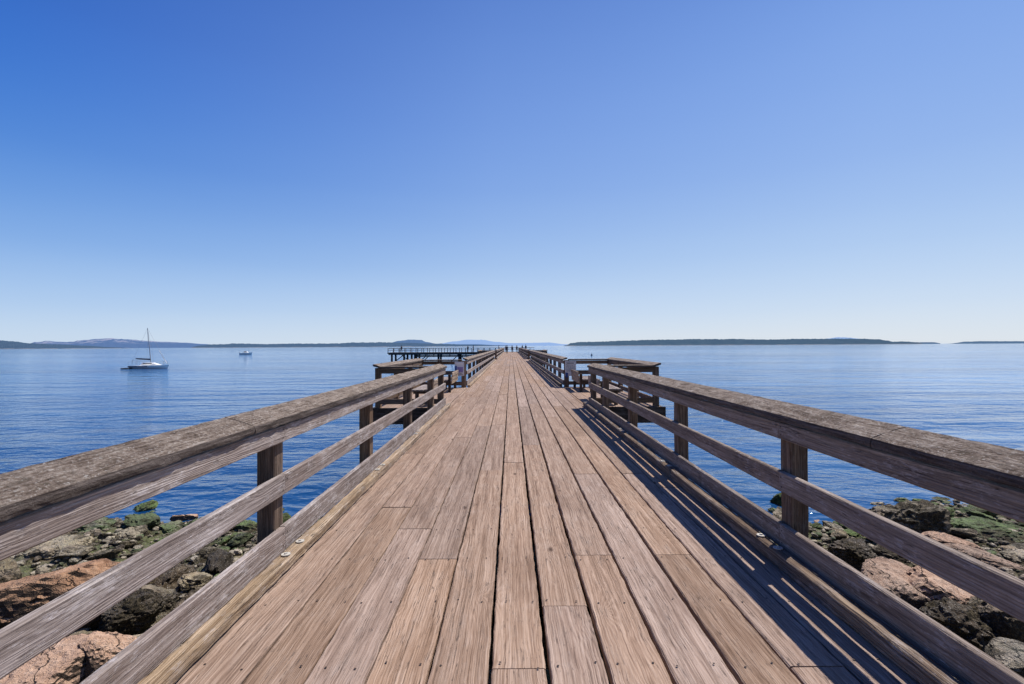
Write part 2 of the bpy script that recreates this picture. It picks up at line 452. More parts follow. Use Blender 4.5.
# curbs
def curb(x0, x1, y0, y1, h, m):
    c = MB(); y = y0
    while y < y1 - .01:
        e = min(y + 4.88, y1)
        sd_ = .06 if y < 9 else .6
        c.board((0, y + .004, 0), (0, 1, 0), (1, 0, 0), (0, 0, 1), e - y - .008, rect(x0, x1, .004, h, .012, 1 if y < 9 else 0), sd_,
                .006 if y < 14 else 0, 7.0)
        y = e
    o = c.build('curb', M[m], pier)
    return o
POSTS = {}
def post_rows(y0, y1):
    out = []; y = 3.68 - 2.44 * 3
    while y < y1 - .1:
        if y > y0 + .05: out.append(y)
        y += 2.44
    return out
rows = [[y for y in post_rows(-3.9, 12.0)] + [12.64],
        [18.95 + 2.44 * k for k in range(14)],
        [58.07 + 2.44 * k for k in range(29)]]
for si, (y0, y1) in enumerate(SECT):
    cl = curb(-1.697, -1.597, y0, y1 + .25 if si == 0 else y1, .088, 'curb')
    cr_ = curb(1.895, 1.978, y0, y1 + .2 if si == 0 else y1, .112, 'curb_shade')
    if si == 0:
        for (c_, x, h) in ((cl, -1.645, .090), (cr_, 1.937, .114)):
            for py in rows[0]:
                for dy in (-.11, .13):
                    b = MB()
                    b.tube((x, py + dy, h + .001), (x, py + dy, h + .007), .032, .032, 16)
                    b.tube((x, py + dy, h + .0075), (x, py + dy, h + .016), .013, .011, 6)
                    b.build('bolt', M['steel'], c_)

# ------------------------------------------------------------------ railings
def cap_profile(side, xin, n=7):
    # slanted cap, low edge towards the walkway; returned as (x,z)
    p = []
    w = .195; t = .05; zin = 1.077; zout = 1.14
    xi = xin - side * .024
    for k in range(n):
        u = k / (n - 1)
        bulge = .006 * math.sin(u * math.pi)
        p.append((xi + side * w * u, zin + (zout - zin) * u + bulge))
    p.append((xi + side * (w + .006), zout - .02))
    p.append((xi + side * (w + .003), zout - t))
    for k in range(3):
        u = 1 - (k + .5) / 3
        p.append((xi + side * (w * u), zin - t + .003 + (zout - zin) * u * .9))
    p.append((xi - side * .001, zin - t + .002))
    p.append((xi - side * .004, zin - .03))
    p.append((xi - side * .002, zin - .012))
    return p

def boards_along(mb, x0, x1, z0, z1, y0, y1, joints, axis='y', near=9, jit=.002, gap=.002, sag=0):
    js = [y0] + [j for j in joints if y0 + .3 < j < y1 - .3] + [y1]
    for a, b in zip(js[:-1], js[1:]):
        dz = random.uniform(-.004, .004)
        mb.box(x0, x1, a + gap, b - gap, z0 + dz, z1 + dz, axis, .006, .08 if a < near else 1.0, jit if a < near + 6 else 0, 5.0)

def railing(side, xin, y0, y1, posts, label, group, near):
    t = empty('pier_railing', (xin + side * .1, y0, 0))
    tag(t, label, 'railing', group)
    off = Vector(t.location)
    def fin(mb, name, m):
        o = mb.build(name, m)
        o.data.transform(Matrix.Translation(-off)); o.parent = t
        return o
    s = side
    def xr(a, b):
        u, v = xin + s * a, xin + s * b
        return (min(u, v), max(u, v))
    for py in posts:
        p = MB(); x0, x1 = xr(.047, .180)
        p.box(x0 + random.uniform(-.003, .003), x1, py - .07, py + .07, -.45, 1.035, 'z', .008, .1 if py < 9 else 1, .003 if py < 9 else 0, 4)
        fin(p, 'post', M['post'])
    js = [p_ for k, p_ in enumerate(posts)]
    ja = js[1::2]; jb = js[0::2]
    if near: ja = [-1.2, 3.68, 8.56]; jb = [-1.2, 3.68, 8.56]
    for (z0, z1, nm, jj) in ((.893, 1.017, 'top_rail', ja), (.497, .647, 'middle_rail', jb), (.074, .257, 'kick_rail', ja)):
        b = MB(); x0, x1 = xr(0, .045)
        boards_along(b, x0, x1, z0, z1, y0, y1, jj)
        if near:
            for py in posts:
                if py > 10: continue
                for (dy, fz) in ((-.035, .27), (.03, .72), (-.03, .75)):
                    zc_ = z0 + (z1 - z0) * fz; yc_ = py + dy; xf = xin - s * .0035
                    ring_ = [(xf, yc_ + .0065 * math.cos(t * math.pi / 4), zc_ + .0065 * math.sin(t * math.pi / 4)) for t in range(8)]
                    b.add(ring_ if s < 0 else ring_[::-1], [tuple(range(8))], 1)
        fin(b, nm, [M['rail'] if side < 0 else M['rail_shade'], M['nail']])
    c = MB(); prof = cap_profile(s, xin)
    cj = ([-1.6, 3.2, 8.0] if s < 0 else [-2.2, 2.7, 7.6]) if near else ja
    jl = [y0] + [j for j in cj if y0 + .3 < j < y1 - .3] + [y1 + .05]
    for k, (a, b_) in enumerate(zip(jl[:-1], jl[1:])):
        dz = random.uniform(-.003, .004)
        pr = [(px_, pz + dz) for px_, pz in prof]
        c.board((0, a + .004, 0), (0, 1, 0), (1, 0, 0), (0, 0, 1), b_ - a - .008, pr, .035 if a < 9 else (.2 if a < 20 else 2.0),
                .0055 if a < 9 else (.005 if a < 20 else 0), 9.0, smooth=False)
    fin(c, 'cap_rail', M['cap'])
    return t

railing(-1, XL, SECT[0][0], SECT[0][1], rows[0], 'weathered timber railing on the left in the foreground, pale sunlit face, thick mossy slanted cap', 'walkway railings', True)
railing(1, XR, SECT[0][0], SECT[0][1], rows[0], 'weathered timber railing on the right in the foreground, shaded face casting striped shadow on deck', 'walkway railings', True)
railing(-1, XL, SECT[1][0], SECT[1][1], rows[1], 'left railing stretch between the first and second lookout, beginning at the purple poster', 'walkway railings', False)
railing(1, XR, SECT[1][0], SECT[1][1], rows[1], 'right railing stretch between the first and second lookout, beginning at the white notice', 'walkway railings', False)
railing(-1, XL, SECT[2][0], SECT[2][1], rows[2], 'farthest left railing stretch of the walkway, ending at the pier head', 'walkway railings', False)
railing(1, XR, SECT[2][0], SECT[2][1], rows[2], 'farthest right railing stretch of the walkway, ending at the pier head', 'walkway railings', False)

# ------------------------------------------------------------------ lookout platforms
def platform(side, ya, yb, lab):
    base = XL if side < 0 else XR
    xi = base + side * .004; xo = base + side * 1.90
    t = empty('lookout_platform', ((xi + xo) / 2, ya, 0)); tag(t, lab[0], 'platform', 'lookout platforms')
    off = Vector(t.location)
    def fin(mb, name, m, par, of):
        o = mb.build(name, m); o.data.transform(Matrix.Translation(-of)); o.parent = par; return o
    lo, hi = min(xi, xo), max(xi, xo)
    d = MB(); x = lo; n = 6; w = (hi - lo) / n
    for k in range(n):
        d.box(x + .006, x + w - .006, ya, yb, -.075, random.uniform(-.003, .003), 'y', .005, .8); x += w
    fin(d, 'deck', M['deck'], t, off)
    f = MB()
    for y in (ya - .05, yb + .002): f.box(lo + (.2 if side > 0 else -.1), hi + (.1 if side > 0 else -.2), y, y + .048, -.42, -.004, 'x', .005, 2)
    x = hi + .002 if side > 0 else lo - .047
    f.box(x, x + .045, ya + .002, yb, -.42, -.008, 'y', .005, 2)
    y = ya + .5
    while y < yb - .2:
        f.box(lo + .002, hi - .002, y, y + .1, -.33, -.08, 'x', .004, 2); y += 1.2
    fin(f, 'beam', M['under'], t, off)
    for py in (ya + .8, (ya + yb) / 2, yb - .8):
        p = MB(); p.tube((base + side * 1.3, py, -.43), (base - side * .35, py, -1.05), .07, .07, 8); fin(p, 'brace', M['under'], t, off)
    # railing on three sides
    r = empty('lookout_railing', (xo, ya, 0)); tag(r, lab[1], 'railing', 'lookout railings')
    ro = Vector(r.location)
    xin = xo - side * .19
    posts = [(xo - side * .12, ya + .08), (xo - side * .12, (ya + yb) / 2 - 1), (xo - side * .12, (ya + yb) / 2 + 1.1), (xo - side * .12, yb - .08)]
    posts += [(xi + side * .14, yb - .08)]
    for (px, py) in posts:
        p = MB(); p.box(px - .07, px + .07, py - .07, py + .07, -.4, 1.035, 'z', .006, 1); fin(p, 'post', M['post'], r, ro)
    a0, a1 = sorted((xin, xin + side * .045))
    for (z0, z1, nm) in ((.893, 1.023, 'top_rail'), (.497, .647, 'middle_rail'), (.095, .23, 'kick_rail')):
        b = MB(); b.box(a0, a1, ya + .02, yb - .15, z0, z1, 'y', .005, 2)
        b0, b1 = sorted((base + side * .19, xin - side * .002))
        b.box(b0, b1, yb - .195, yb - .152, z0, z1, 'x', .005, 2)
        if nm != 'middle_rail':
            b.box(b0, b1, ya - .01, ya + .035 - .018, z0, z1, 'x', .005, 2)
        fin(b, nm, M['post'], r, ro)
    c = MB()
    prof = cap_profile(side, xin, 5)
    c.board((0, ya - .06, 0), (0, 1, 0), (1, 0, 0), (0, 0, 1), yb - ya + .1, prof, .2, .006, 9)
    c2 = sorted((base + side * .19, xin - side * .022))
    c.box(c2[0], c2[1], yb - .24, yb - .03, 1.035, 1.085, 'x', .01, .2, .005, 9)
    c.box(c2[0], c2[1], ya - .06, ya + .15, 1.035, 1.085, 'x', .01, .2, .005, 9)
    fin(c, 'cap_rail', M['cap'], r, ro)
    # low dark sill on the far side
    return t

platform(1, 12.75, 18.95, ('timber lookout platform beside the walkway on the right, with two plank benches',
                           'timber railing around the nearest right lookout, carrying the white notice'))
platform(-1, 12.75, 18.95, ('timber lookout platform beside the walkway on the left, with two plank benches',
                            'timber railing around the nearest left lookout, carrying the purple poster'))
platform(1, 52.0, 58.0, ('small far lookout platform bumping out on the right of the walkway', 'dark railing of the far right lookout halfway down the pier'))
platform(-1, 52.0, 58.0, ('small far lookout platform bumping out on the left of the walkway', 'dark railing of the far left lookout halfway down the pier'))

# benches
def bench(x, y, side, L, label):
    t = empty('bench', (x, y, 0)); tag(t, label, 'bench', 'lookout benches')
    s = side
    for yy in (.12, L - .12):
        b = MB()
        b.box(min(0, s * .09), max(0, s * .09), yy - .045, yy + .045, .004, .62, 'z', .004, 1)
        b.build('leg', M['under'], t)
        b = MB(); a, c = sorted((s * .36, s * .45)); b.box(a, c, yy - .045, yy + .045, .004, .40, 'z', .004, 1); b.build('leg', M['under'], t)
        b = MB(); a, c = sorted((s * .092, s * .50)); b.box(a, c, yy - .04, yy + .04, .33, .40, 'x', .004, 1); b.build('seat_support', M['under'], t)
    st = MB()
    for k in range(4):
        a, c = sorted((s * (.10 + k * .112), s * (.10 + k * .112 + .10)))
        st.box(a, c, 0, L, .403, .443, 'y', .006, .4)
    st.build('seat', M['rail'], t)
    bk = MB()
    for k in range(3):
        z = .30 + k * .135
        lean = -s * (.012 + k * .012)
        a, c = sorted((lean - s * .04, lean - s * .004))
        bk.box(a, c, 0, L, z, z + .125, 'y', .006, .4)
    bk.build('backrest', M['curb'], t)
    return t
bench(2.36, 16.75, 1, 1.9, 'plank bench with its back to the walkway nearest the white notice on the right')
bench(2.40, 13.0, 1, 1.8, 'plank bench behind the end of the right foreground railing')
bench(-2.08, 16.75, -1, 1.9, 'plank bench with its back to the walkway nearest the purple poster on the left')
bench(-2.12, 13.0, -1, 1.8, 'plank bench behind the end of the left foreground railing')

# signs
def col(name, c, rough=.5): return simple(name, c, rough, 0, 6, .06)
M['signwhite'] = col('sign_white', (.88, .88, .88)); M['signgrey'] = col('sign_ink', (.07, .07, .09))
M['signblue'] = col('sign_blue', (.03, .09, .33)); M['signpurple'] = col('sign_purple', (.30, .24, .50)); M['signlav'] = col('sign_lavender', (.74, .74, .80))
def plate(name, x0, x1, z0, z1, y, d, m, par, of):
    b = MB(); b.box(x0, x1, y, y + d, z0, z1, 'z', .002, 2)
    o = b.build(name, m); o.data.transform(Matrix.Translation(-Vector(of))); o.parent = par; return o
Y = 18.72
s = empty('notice_sign', (2.28, Y, .42)); tag(s, 'white notice board with dark lettering hung on the right lookout railing', 'sign')
of = (2.28, Y, .42)
plate('board', 2.07, 2.49, .43, 1.0, Y, .012, M['signwhite'], s, of)
plate('heading_panel', 2.10, 2.46, .87, .975, Y - .004, .003, M['signgrey'], s, of)
plate('heading_panel', 2.113, 2.447, .883, .962, Y - .007, .0025, M['signwhite'], s, of)
ink = MB(); rr = random.Random(3)
x = 2.14
for k in range(6):
    w = rr.uniform(.028, .04); ink.box(x, x + w, Y - .0095, Y - .0075, .900, .945, 'z', .001, 2); x += w + .012
for r_ in range(6):
    z = .83 - r_ * .042; x = 2.11
    while x < 2.43:
        w = rr.uniform(.02, .07); w = min(w, 2.45 - x); ink.box(x, x + w, Y - .004, Y - .002, z - .009, z + .009, 'z', .001, 2); x += w + .013
o = ink.build('lettering', M['signgrey']); o.data.transform(Matrix.Translation(-Vector(of))); o.parent = s
plate('blue_panel', 2.08, 2.18, .38, .56, Y - .006, .004, M['signblue'], s, of)
s = empty('poster', (-1.98, Y, .44)); tag(s, 'lavender poster with a purple picture hung on the left lookout railing', 'poster')
of = (-1.98, Y, .44)
plate('board', -2.16, -1.80, .46, 1.0, Y, .012, M['signlav'], s, of)
plate('picture', -2.06, -1.84, .60, .80, Y - .004, .003, M['signpurple'], s, of)
plate('heading', -2.13, -1.83, .90, .96, Y - .004, .003, M['signwhite'], s, of)
plate('blue_panel', -2.15, -2.075, .58, .84, Y - .004, .003, M['signblue'], s, of)
ink = MB()
for r_ in range(3):
    z = .57 - r_ * .033; x = -2.13
    while x < -1.88:
        w = rr.uniform(.02, .07); ink.box(x, x + w, Y - .004, Y - .002, z - .007, z + .007, 'z', .001, 2); x += w + .013
o = ink.build('lettering', M['signgrey']); o.data.transform(Matrix.Translation(-Vector(of))); o.parent = s

# ------------------------------------------------------------------ pier head (T at the far end)
HY = 127.2
head = empty('fishing_platform', (-12, HY, 0)); tag(head, 'dark fishing platform crossing the end of the walkway, reaching far left on piles', 'platform')
ho = Vector(head.location)
def hfin(mb, name, m):
    o = mb.build(name, m); o.data.transform(Matrix.Translation(-ho)); o.parent = head; return o
b = MB(); b.box(-32.2, 6.2, HY + .1, HY + 6, -.30, .0, 'x', .01, 4); hfin(b, 'deck', M['under'])
b = MB(); b.box(-32.0, 6.0, HY + .4, HY + .65, -.62, -.31, 'x', .01, 4); b.box(-32.0, 6.0, HY + 5.4, HY + 5.65, -.62, -.31, 'x', .01, 4)
b.box(-24.5, 6.0, HY + .4, HY + .65, -1.22, -1.0, 'x', .01, 4)
x = -24.5
while x < 5: b.box(x, x + .25, HY + .42, HY + .63, -1.0, -.62, 'z', .01, 2); x += 2.1
hfin(b, 'girder', M['steel_dark'])
M['greenpanel'] = col('faded_green_board', (.05, .13, .12))
b = MB(); b.box(-24.4, 5.5, HY + 1.2, HY + 1.25, -.98, -.72, 'x', .01, 4); hfin(b, 'lower_walkway', M['greenpanel'])
for yy in (HY + .15, HY + 5.85):
    for z0, z1, nm in ((1.0, 1.12, 'top_rail'), (.55, .62, 'middle_rail')):
        b = MB(); b.box(-32.1, -2.0 if yy < HY + 1 else 6.1, yy, yy + .1, z0, z1, 'x', .01, 4); hfin(b, nm, M['post'])
    x = -32.1
    while x < (-2 if yy < HY + 1 else 6.2):
        b = MB(); b.box(x, x + .14, yy + .002, yy + .12, -.1, .998, 'z', .01, 2); hfin(b, 'post', M['post']); x += 1.55
for x in (-32.1, 6.0):
    b = MB(); b.box(x, x + .1, HY + .3, HY + 5.8, 1.0, 1.12, 'y', .01, 4); b.box(x, x + .1, HY + .3, HY + 5.8, .5, .6, 'y', .01, 4); hfin(b, 'end_rail', M['post'])
for x in (-31.2, -28.0, -26.0, -24.8, -19.0, -13.6, -8.0, -1.5, 4.5):
    for yy in (HY + .9, HY + 5.2):
        b = MB(); b.tube((x, yy, -7), (x, yy, -.63), .28, .26, 10); hfin(b, 'pile', M['pilecoat'])
for (xa, xb) in ((-30.6, -28.2), (-26.2, -28.6), (-24.2, -21.9), (-23.3, -21.2), (-15.8, -13.8), (-11.4, -13.4), (-5.9, -7.8)):
    b = MB(); b.tube((xa, HY + .9, -2.55), (xb, HY + .9, -.7), .11, .11, 8); hfin(b, 'brace', M['pilecoat'])

# ------------------------------------------------------------------ people
SK = simple('skin', (.42, .26, .19), .6, 0, 10, .1)
def person(x, y, rz, top, legs, hair, label, stride=.16, arm=.1, z=0.0, hgt=1.72):
    verts = [(0, 0, .93), (0, 0, 1.12), (0, 0, 1.36), (0, .0, 1.50), (0, .01, 1.60), (0, .015, 1.72)]
    rad = [(.15, .105), (.14, .10), (.17, .11), (.055, .055), (.085, .095), (.06, .07)]
    ed = [(0, 1), (1, 2), (2, 3), (3, 4), (4, 5)]
    for s in (-1, 1):
        n = len(verts)
        verts += [(s * .10, 0, .88), (s * .105, stride * s * .5 + .03, .49), (s * .105, stride * s, .09), (s * .11, stride * s + .15, .035)]
        rad += [(.095, .095), (.058, .06), (.042, .045), (.035, .03)]
        ed += [(0, n), (n, n + 1), (n + 1, n + 2), (n + 2, n + 3)]
        n = len(verts)
        verts += [(s * .19, 0, 1.42), (s * .235, -arm * s * .4, 1.14), (s * .235, -arm * s + .06, .90), (s * .225, -arm * s + .08, .80)]
        rad += [(.055, .055), (.042, .042), (.03, .03), (.035, .022)]
        ed += [(2, n), (n, n + 1), (n + 1, n + 2), (n + 2, n + 3)]
    me = bpy.data.meshes.new('person'); me.from_pydata(verts, ed, [])
    o = bpy.data.objects.new('tmp', me); COL.objects.link(o)
    md = o.modifiers.new('s', 'SKIN'); md.use_smooth_shade = True
    for i, r_ in enumerate(rad): me.skin_vertices[0].data[i].radius = r_
    me.skin_vertices[0].data[0].use_root = True
    sb = o.modifiers.new('u', 'SUBSURF'); sb.levels = 1
    dg = bpy.context.evaluated_depsgraph_get(); dg.update()
    m2 = bpy.data.meshes.new_from_object(o.evaluated_get(dg))
    bpy.data.objects.remove(o)
    for m_ in (SK, col('shirt', top, .8), col('trousers', legs, .8), col('shoes', (.03, .03, .03))): m2.materials.append(m_)
    for p in m2.polygons:
        c = p.center
        p.material_index = 0 if c.z > 1.47 or (abs(c.x) > .19 and c.z < .92) else (3 if c.z < .09 else (2 if c.z < .95 else 1))
    m2.transform(Matrix.Scale(hgt / 1.77, 4))
    ob = link_mesh('person', m2, None, (x, y, z)); ob.rotation_euler = (0, 0, rz)
    tag(ob, label, 'person', 'people on the pier')
    bm = bmesh.new(); bmesh.ops.create_icosphere(bm, subdivisions=2, radius=.112)
    for v in bm.verts:
        v.co.x *= .9
        if v.co.z < -.02 and v.co.y > 0: v.co.y *= .3
        v.co += Vector((0, -.012, 1.70))
    hm = bpy.data.meshes.new('hair'); bm.to_mesh(hm); bm.free(); hm.materials.append(col('hair_colour', hair, .9))
    hm.transform(Matrix.Scale(hgt / 1.77, 4))
    h = link_mesh('hair', hm, ob)
    return ob
person(-.8, 98, R(180), (.02, .025, .05), (.02, .02, .03), (.03, .02, .015), 'nearest person walking the deck, dressed all in dark clothes')
person(.25, 112, 0, (.03, .04, .08), (.02, .02, .03), (.05, .03, .02), 'dark dressed person at the middle of the walkway, farther off than the nearest one')
person(-1.25, 118, 0, (.35, .33, .32), (.05, .07, .13), (.10, .06, .03), 'person in a pale top beside the left railing near the end of the walkway')
person(1.35, 114, R(170), (.10, .09, .09), (.05, .05, .05), (.03, .02, .02), 'person in grey close to the right railing near the end of the walkway')
person(-3.2, 129.6, R(60), (.75, .74, .72), (.12, .12, .15), (.3, .2, .1), 'person in a white top at the junction with the pier head', hgt=1.8)
person(-11.3, 128.2, R(200), (.04, .04, .06), (.03, .03, .05), (.02, .02, .02), 'slim person in black on the pier head, left one of a pair')
person(-9.9, 128.4, R(120), (.05, .07, .13), (.03, .03, .04), (.04, .03, .02), 'person in navy on the pier head, right one of a pair', hgt=1.8)
person(-28.7, 128.2, R(170), (.10, .05, .05), (.03, .03, .05), (.02, .02, .02), 'lone person in dark red at the far left end of the pier head', hgt=1.85)
person(3.0, 129.4, R(30), (.05, .05, .08), (.05, .05, .06), (.02, .02, .02), 'person in charcoal right of the walkway end, left one of two', hgt=1.8)
person(3.9, 129.0, R(-30), (.02, .03, .07), (.02, .02, .03), (.02, .02, .02), 'broad person in dark blue right of the walkway end, right one of two', hgt=1.9)

# ------------------------------------------------------------------ boats and buoy
def hull(L, B, H, sheer=.15, nx=17, ny=9, transom=.75):
    mb = MB(); vs = []
    for i in range(nx):
        u = i / (nx - 1)                      # 0 stern, 1 bow
        half = B / 2 * ((transom + (1 - transom) * math.sin(min(u / .45, 1) * math.pi / 2)) if u < .45 else math.cos((u - .45) / .55 * math.pi / 2) ** .75 + .004)
        top = H * (1 + sheer * (2 * u - .7) ** 2)
        for j in range(ny):
            v = j / (ny - 1) * 2 - 1
            a = abs(v) ** .6 * (1 if v > 0 else -1)
            z = -.28 + (top + .28) * abs(v) ** 1.5
            vs.append(((u - .5) * L + (abs(v) ** 2) * u * .05 * L, half * a, z))
    fs = []
    for i in range(nx - 1):
        for j in range(ny - 1):
            fs.append((i * ny + j, i * ny + j + 1, (i + 1) * ny + j + 1, (i + 1) * ny + j))
        fs.append((i * ny, (i + 1) * ny, (i + 1) * ny + ny - 1, i * ny + ny - 1))   # deck
    fs.append(tuple(range(ny)))
    mb.add(vs, fs, 0, smooth=False)
    return mb
def loft_cabin(x0, x1, w, z0, z1, front=.5, back=.15, inset=.12):
    mb = MB()
    v = [(x0, -w, z0), (x1, -w * .8, z0), (x1, w * .8, z0), (x0, w, z0), (x0 + back, -w + inset, z1), (x1 - front, -w * .75 + inset, z1 * .98), (x1 - front, w * .75 - inset, z1 * .98), (x0 + back, w - inset, z1)]
    mb.add(v, [(0, 1, 5, 4), (1, 2, 6, 5), (2, 3, 7, 6), (3, 0, 4, 7), (4, 5, 6, 7), (3, 2, 1, 0)])
    return mb
D = 98.7
sb = empty('sailboat', (-72.9, D, WATER), R(3)); tag(sb, 'white sailboat at anchor on the left with bare mast and dark boom cover', 'sailboat')
hull(7.0, 2.5, .60).build('hull', M['white'], sb)
b = MB()
for s in (-1, 1): b.board((-3.45, s * 1.07, .42), (1, s * .06, .02), (0, 0, 1), (0, s, 0), 3.9, rect(-.10, .10, .0, .03, .004), 2)
b.build('hull_stripe', M['hull_dark'], sb)
loft_cabin(-1.1, 2.0, .95, .72, 1.22, 1.1, .1, .40).build('cabin', M['white'], sb)
b = MB()
for s in (-1, 1): b.box(-.7, 1.0, s * .80 - .02, s * .80 + .02, .95, 1.12, 'x', .004, 2)
b.build('cabin_window', M['glass'], sb)
b = MB(); b.tube((.35, 0, .8), (-.35, 0, 8.2), .075, .05, 8); mast = b.build('mast', M['alu'], sb)
b = MB(); b.tube((0.02, -.55, 4.6), (0.02, .55, 4.6), .025, .025, 6); b.build('spreader', M['alu'], mast)
b = MB(); b.tube((.25, 0, 1.85), (-2.6, 0, 2.05), .17, .10, 10); b.build('sail_cover', M['navy'], sb)
b = MB(); b.tube((-.33, 0, 8.1), (3.5, 0, .95), .014, .014, 5); b.tube((-.33, 0, 8.1), (-3.5, 0, .9), .012, .012, 5)
for s in (-1, 1): b.tube((0.02, s * .55, 4.6), (-.33, 0, 8.0), .012, .012, 5); b.tube((0.02, s * .55, 4.6), (.2, s * 1.1, .9), .012, .012, 5)
b.build('rigging', M['alu'], sb)
b = MB(); b.tube((3.35, 0, 1.15), (1.9, 0, 3.6), .07, .04, 8); b.build('furled_jib', M['white'], sb)
b = MB()
for x in (-3.4, -2.6, -1.8, 2.4, 3.2):
    for s in (-1, 1): b.tube((x, s * (1.0 if x < 1 else .5), .8), (x, s * (1.0 if x < 1 else .5), 1.4), .02, .02, 6)
for s in (-1, 1): b.tube((-3.4, s, 1.4), (-1.8, s, 1.4), .015, .015, 5); b.tube((2.4, s * .5, 1.4), (3.2, s * .5, 1.4), .015, .015, 5)
b.build('guard_rail', M['alu'], sb)
b = MB(); b.box(-2.9, -1.15, -.8, .8, 1.75, 1.8, 'x', .01, 2); b.tube((-2.8, .7, .8), (-2.8, .7, 1.75), .02); b.tube((-2.8, -.7, .8), (-2.8, -.7, 1.75), .02)
b.build('canopy', M['hull_dark'], sb)
# dinghy astern
dg_ = empty('dinghy', (-76.5, D - 1.2, WATER), R(8)); dg_.scale = (.75, .75, .6); tag(dg_, 'small dark dinghy trailing behind the sailboat', 'dinghy')
b = MB()
for s in (-1, 1): b.tube((-1.1, s * .5, .18), (.7, s * .45, .20), .17, .16, 10); b.tube((.7, s * .45, .20), (1.15, 0, .28), .16, .12, 10)
b.box(-1.1, .9, -.45, .45, .05, .12, 'x', .01, 2); b.build('hull', M['rubber'], dg_)
b = MB(); b.box(-.2, .05, -.42, .42, .25, .30, 'x', .01, 2); b.build('seat', M['under'], dg_)
D = 281
mbt = empty('motorboat', (-152.3, D, WATER), R(6)); tag(mbt, 'small white motorboat with cabin, far out on the left', 'motorboat')
hull(6.6, 2.4, .95, .25).build('hull', M['white'], mbt)
loft_cabin(-.9, 1.6, .95, .97, 1.95, .9, .2, .40).build('cabin', M['white'], mbt)
b = MB()
for s in (-1, 1): b.box(-.6, .7, s * .8 - .02, s * .8 + .02, 1.35, 1.72, 'x', .004, 2)
b.build('cabin_window', M['glass'], mbt)
b = MB(); b.tube((-3.2, 0, .3), (-3.35, 0, 1.25), .2, .14, 8); b.build('outboard_motor', M['hull_dark'], mbt)
b = MB(); b.tube((0, 0, 1.9), (-.1, 0, 2.7), .03, .02, 6); b.build('antenna', M['alu'], mbt)
by = empty('mooring_buoy', (33.8, 205, WATER)); tag(by, 'dark buoy floating beyond the right lookout railing', 'buoy')
b = MB()
pr = [(.0, -.3), (.35, -.2), (.42, .1), (.3, .35), (.12, .5), (.08, .75), (.0, .8)]; n = 14
vs = [(r_ * math.cos(2 * math.pi * k / n), r_ * math.sin(2 * math.pi * k / n), z) for r_, z in pr for k in range(n)]
b.add(vs, [(i * n + k, i * n + (k + 1) % n, (i + 1) * n + (k + 1) % n, (i + 1) * n + k) for i in range(len(pr) - 1) for k in range(n)], smooth=True)
b.build('float', M['buoy'], by)
b = MB(); b.tube((0, 0, .78), (0, 0, 1.05), .04, .04, 8); b.build('ring_stem', M['buoy'], by)

# ------------------------------------------------------------------ water
def water_mat():
    m, nt, bs = mat('sea_water'); g = N(nt)
    p = g.geo('Position'); x, y, z = g.sep(p)
    big = g.noise(g.comb(g.math('MULTIPLY', x, .012), g.math('MULTIPLY', y, .03), 0.0), 1.0, 3, .55)
    v1 = g.comb(g.math('MULTIPLY', x, .85), g.math('MULTIPLY', y, 1.5), 0.0)
    n1 = g.noise(v1, 1.0, 3, .55, .4)
    n2 = g.noise(g.comb(g.math('MULTIPLY', x, 2.6), g.math('MULTIPLY', y, 4.4), 3.0), 1.0, 3, .55, .3)
    n3 = g.noise(g.comb(g.math('MULTIPLY', x, .12), g.math('MULTIPLY', y, .32), 7.0), 1.0, 2, .5, .3)
    h = g.math('ADD', g.math('MULTIPLY', n1, .42), g.math('MULTIPLY', n2, .08))
    h = g.math('ADD', h, g.math('MULTIPLY', n3, 1.3))
    amp = g.math('MULTIPLY_ADD', g.ramp(big, [(.35, 0), (.65, 1)]), .7, .55)
    h = g.math('MULTIPLY', h, amp)
    g.link(g.bump(h, 1.0, .48), bs.inputs['Normal'])
    dist = g.ramp(g.math('MULTIPLY', y, .01), [(.10, (.005, .034, .105)), (.20, (.010, .065, .19)), (.5, (.026, .15, .37)), (1.0, (.05, .23, .50))])  # base colour pales offshore, painting in the stronger sky reflection
    sunside = g.ramp(g.math('MULTIPLY_ADD', x, .01, .2), [(.15, 0), (.75, 1)])
    c = g.mix(g.math('MULTIPLY', sunside, .75), dist, (.14, .38, .76))  # brighter sky reflection on the sun side, painted into the water colour
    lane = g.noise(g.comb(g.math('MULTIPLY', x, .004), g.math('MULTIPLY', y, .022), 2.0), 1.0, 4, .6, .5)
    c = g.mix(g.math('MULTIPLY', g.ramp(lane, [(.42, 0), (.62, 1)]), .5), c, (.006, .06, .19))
    stk = g.noise(g.comb(g.math('MULTIPLY', x, .06), g.math('MULTIPLY', y, .42), 5.0), 1.0, 5, .7, .6)
    c = g.mix(g.math('MULTIPLY', g.ramp(stk, [(.44, 0), (.60, 1)]), .55), c, (.004, .05, .17))
    stk2 = g.noise(g.comb(g.math('MULTIPLY', x, .02), g.math('MULTIPLY', y, .09), 9.0), 1.0, 6, .7, .6)
    c = g.mix(g.math('MULTIPLY', g.ramp(stk2, [(.46, 0), (.60, 1)]), .5), c, (.006, .065, .21))
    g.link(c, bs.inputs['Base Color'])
    bs.inputs['Roughness'].default_value = .06
    bs.inputs['Specular Tint'].default_value = (.46, .76, 1.0, 1)
    bs.inputs['IOR'].default_value = 1.333
    return m
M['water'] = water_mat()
me = bpy.data.meshes.new('sea')
S = 40000
xs = [-S, -3000, -300, 0, 300, 3000, S]; ys = [-200, 0, 300, 3000, S]
me.from_pydata([(x, y, WATER) for y in ys for x in xs], [], [(j * 7 + i, j * 7 + i + 1, (j + 1) * 7 + i + 1, (j + 1) * 7 + i) for j in range(4) for i in range(6)])
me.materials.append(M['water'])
tag(link_mesh('sea', me), kind='structure')

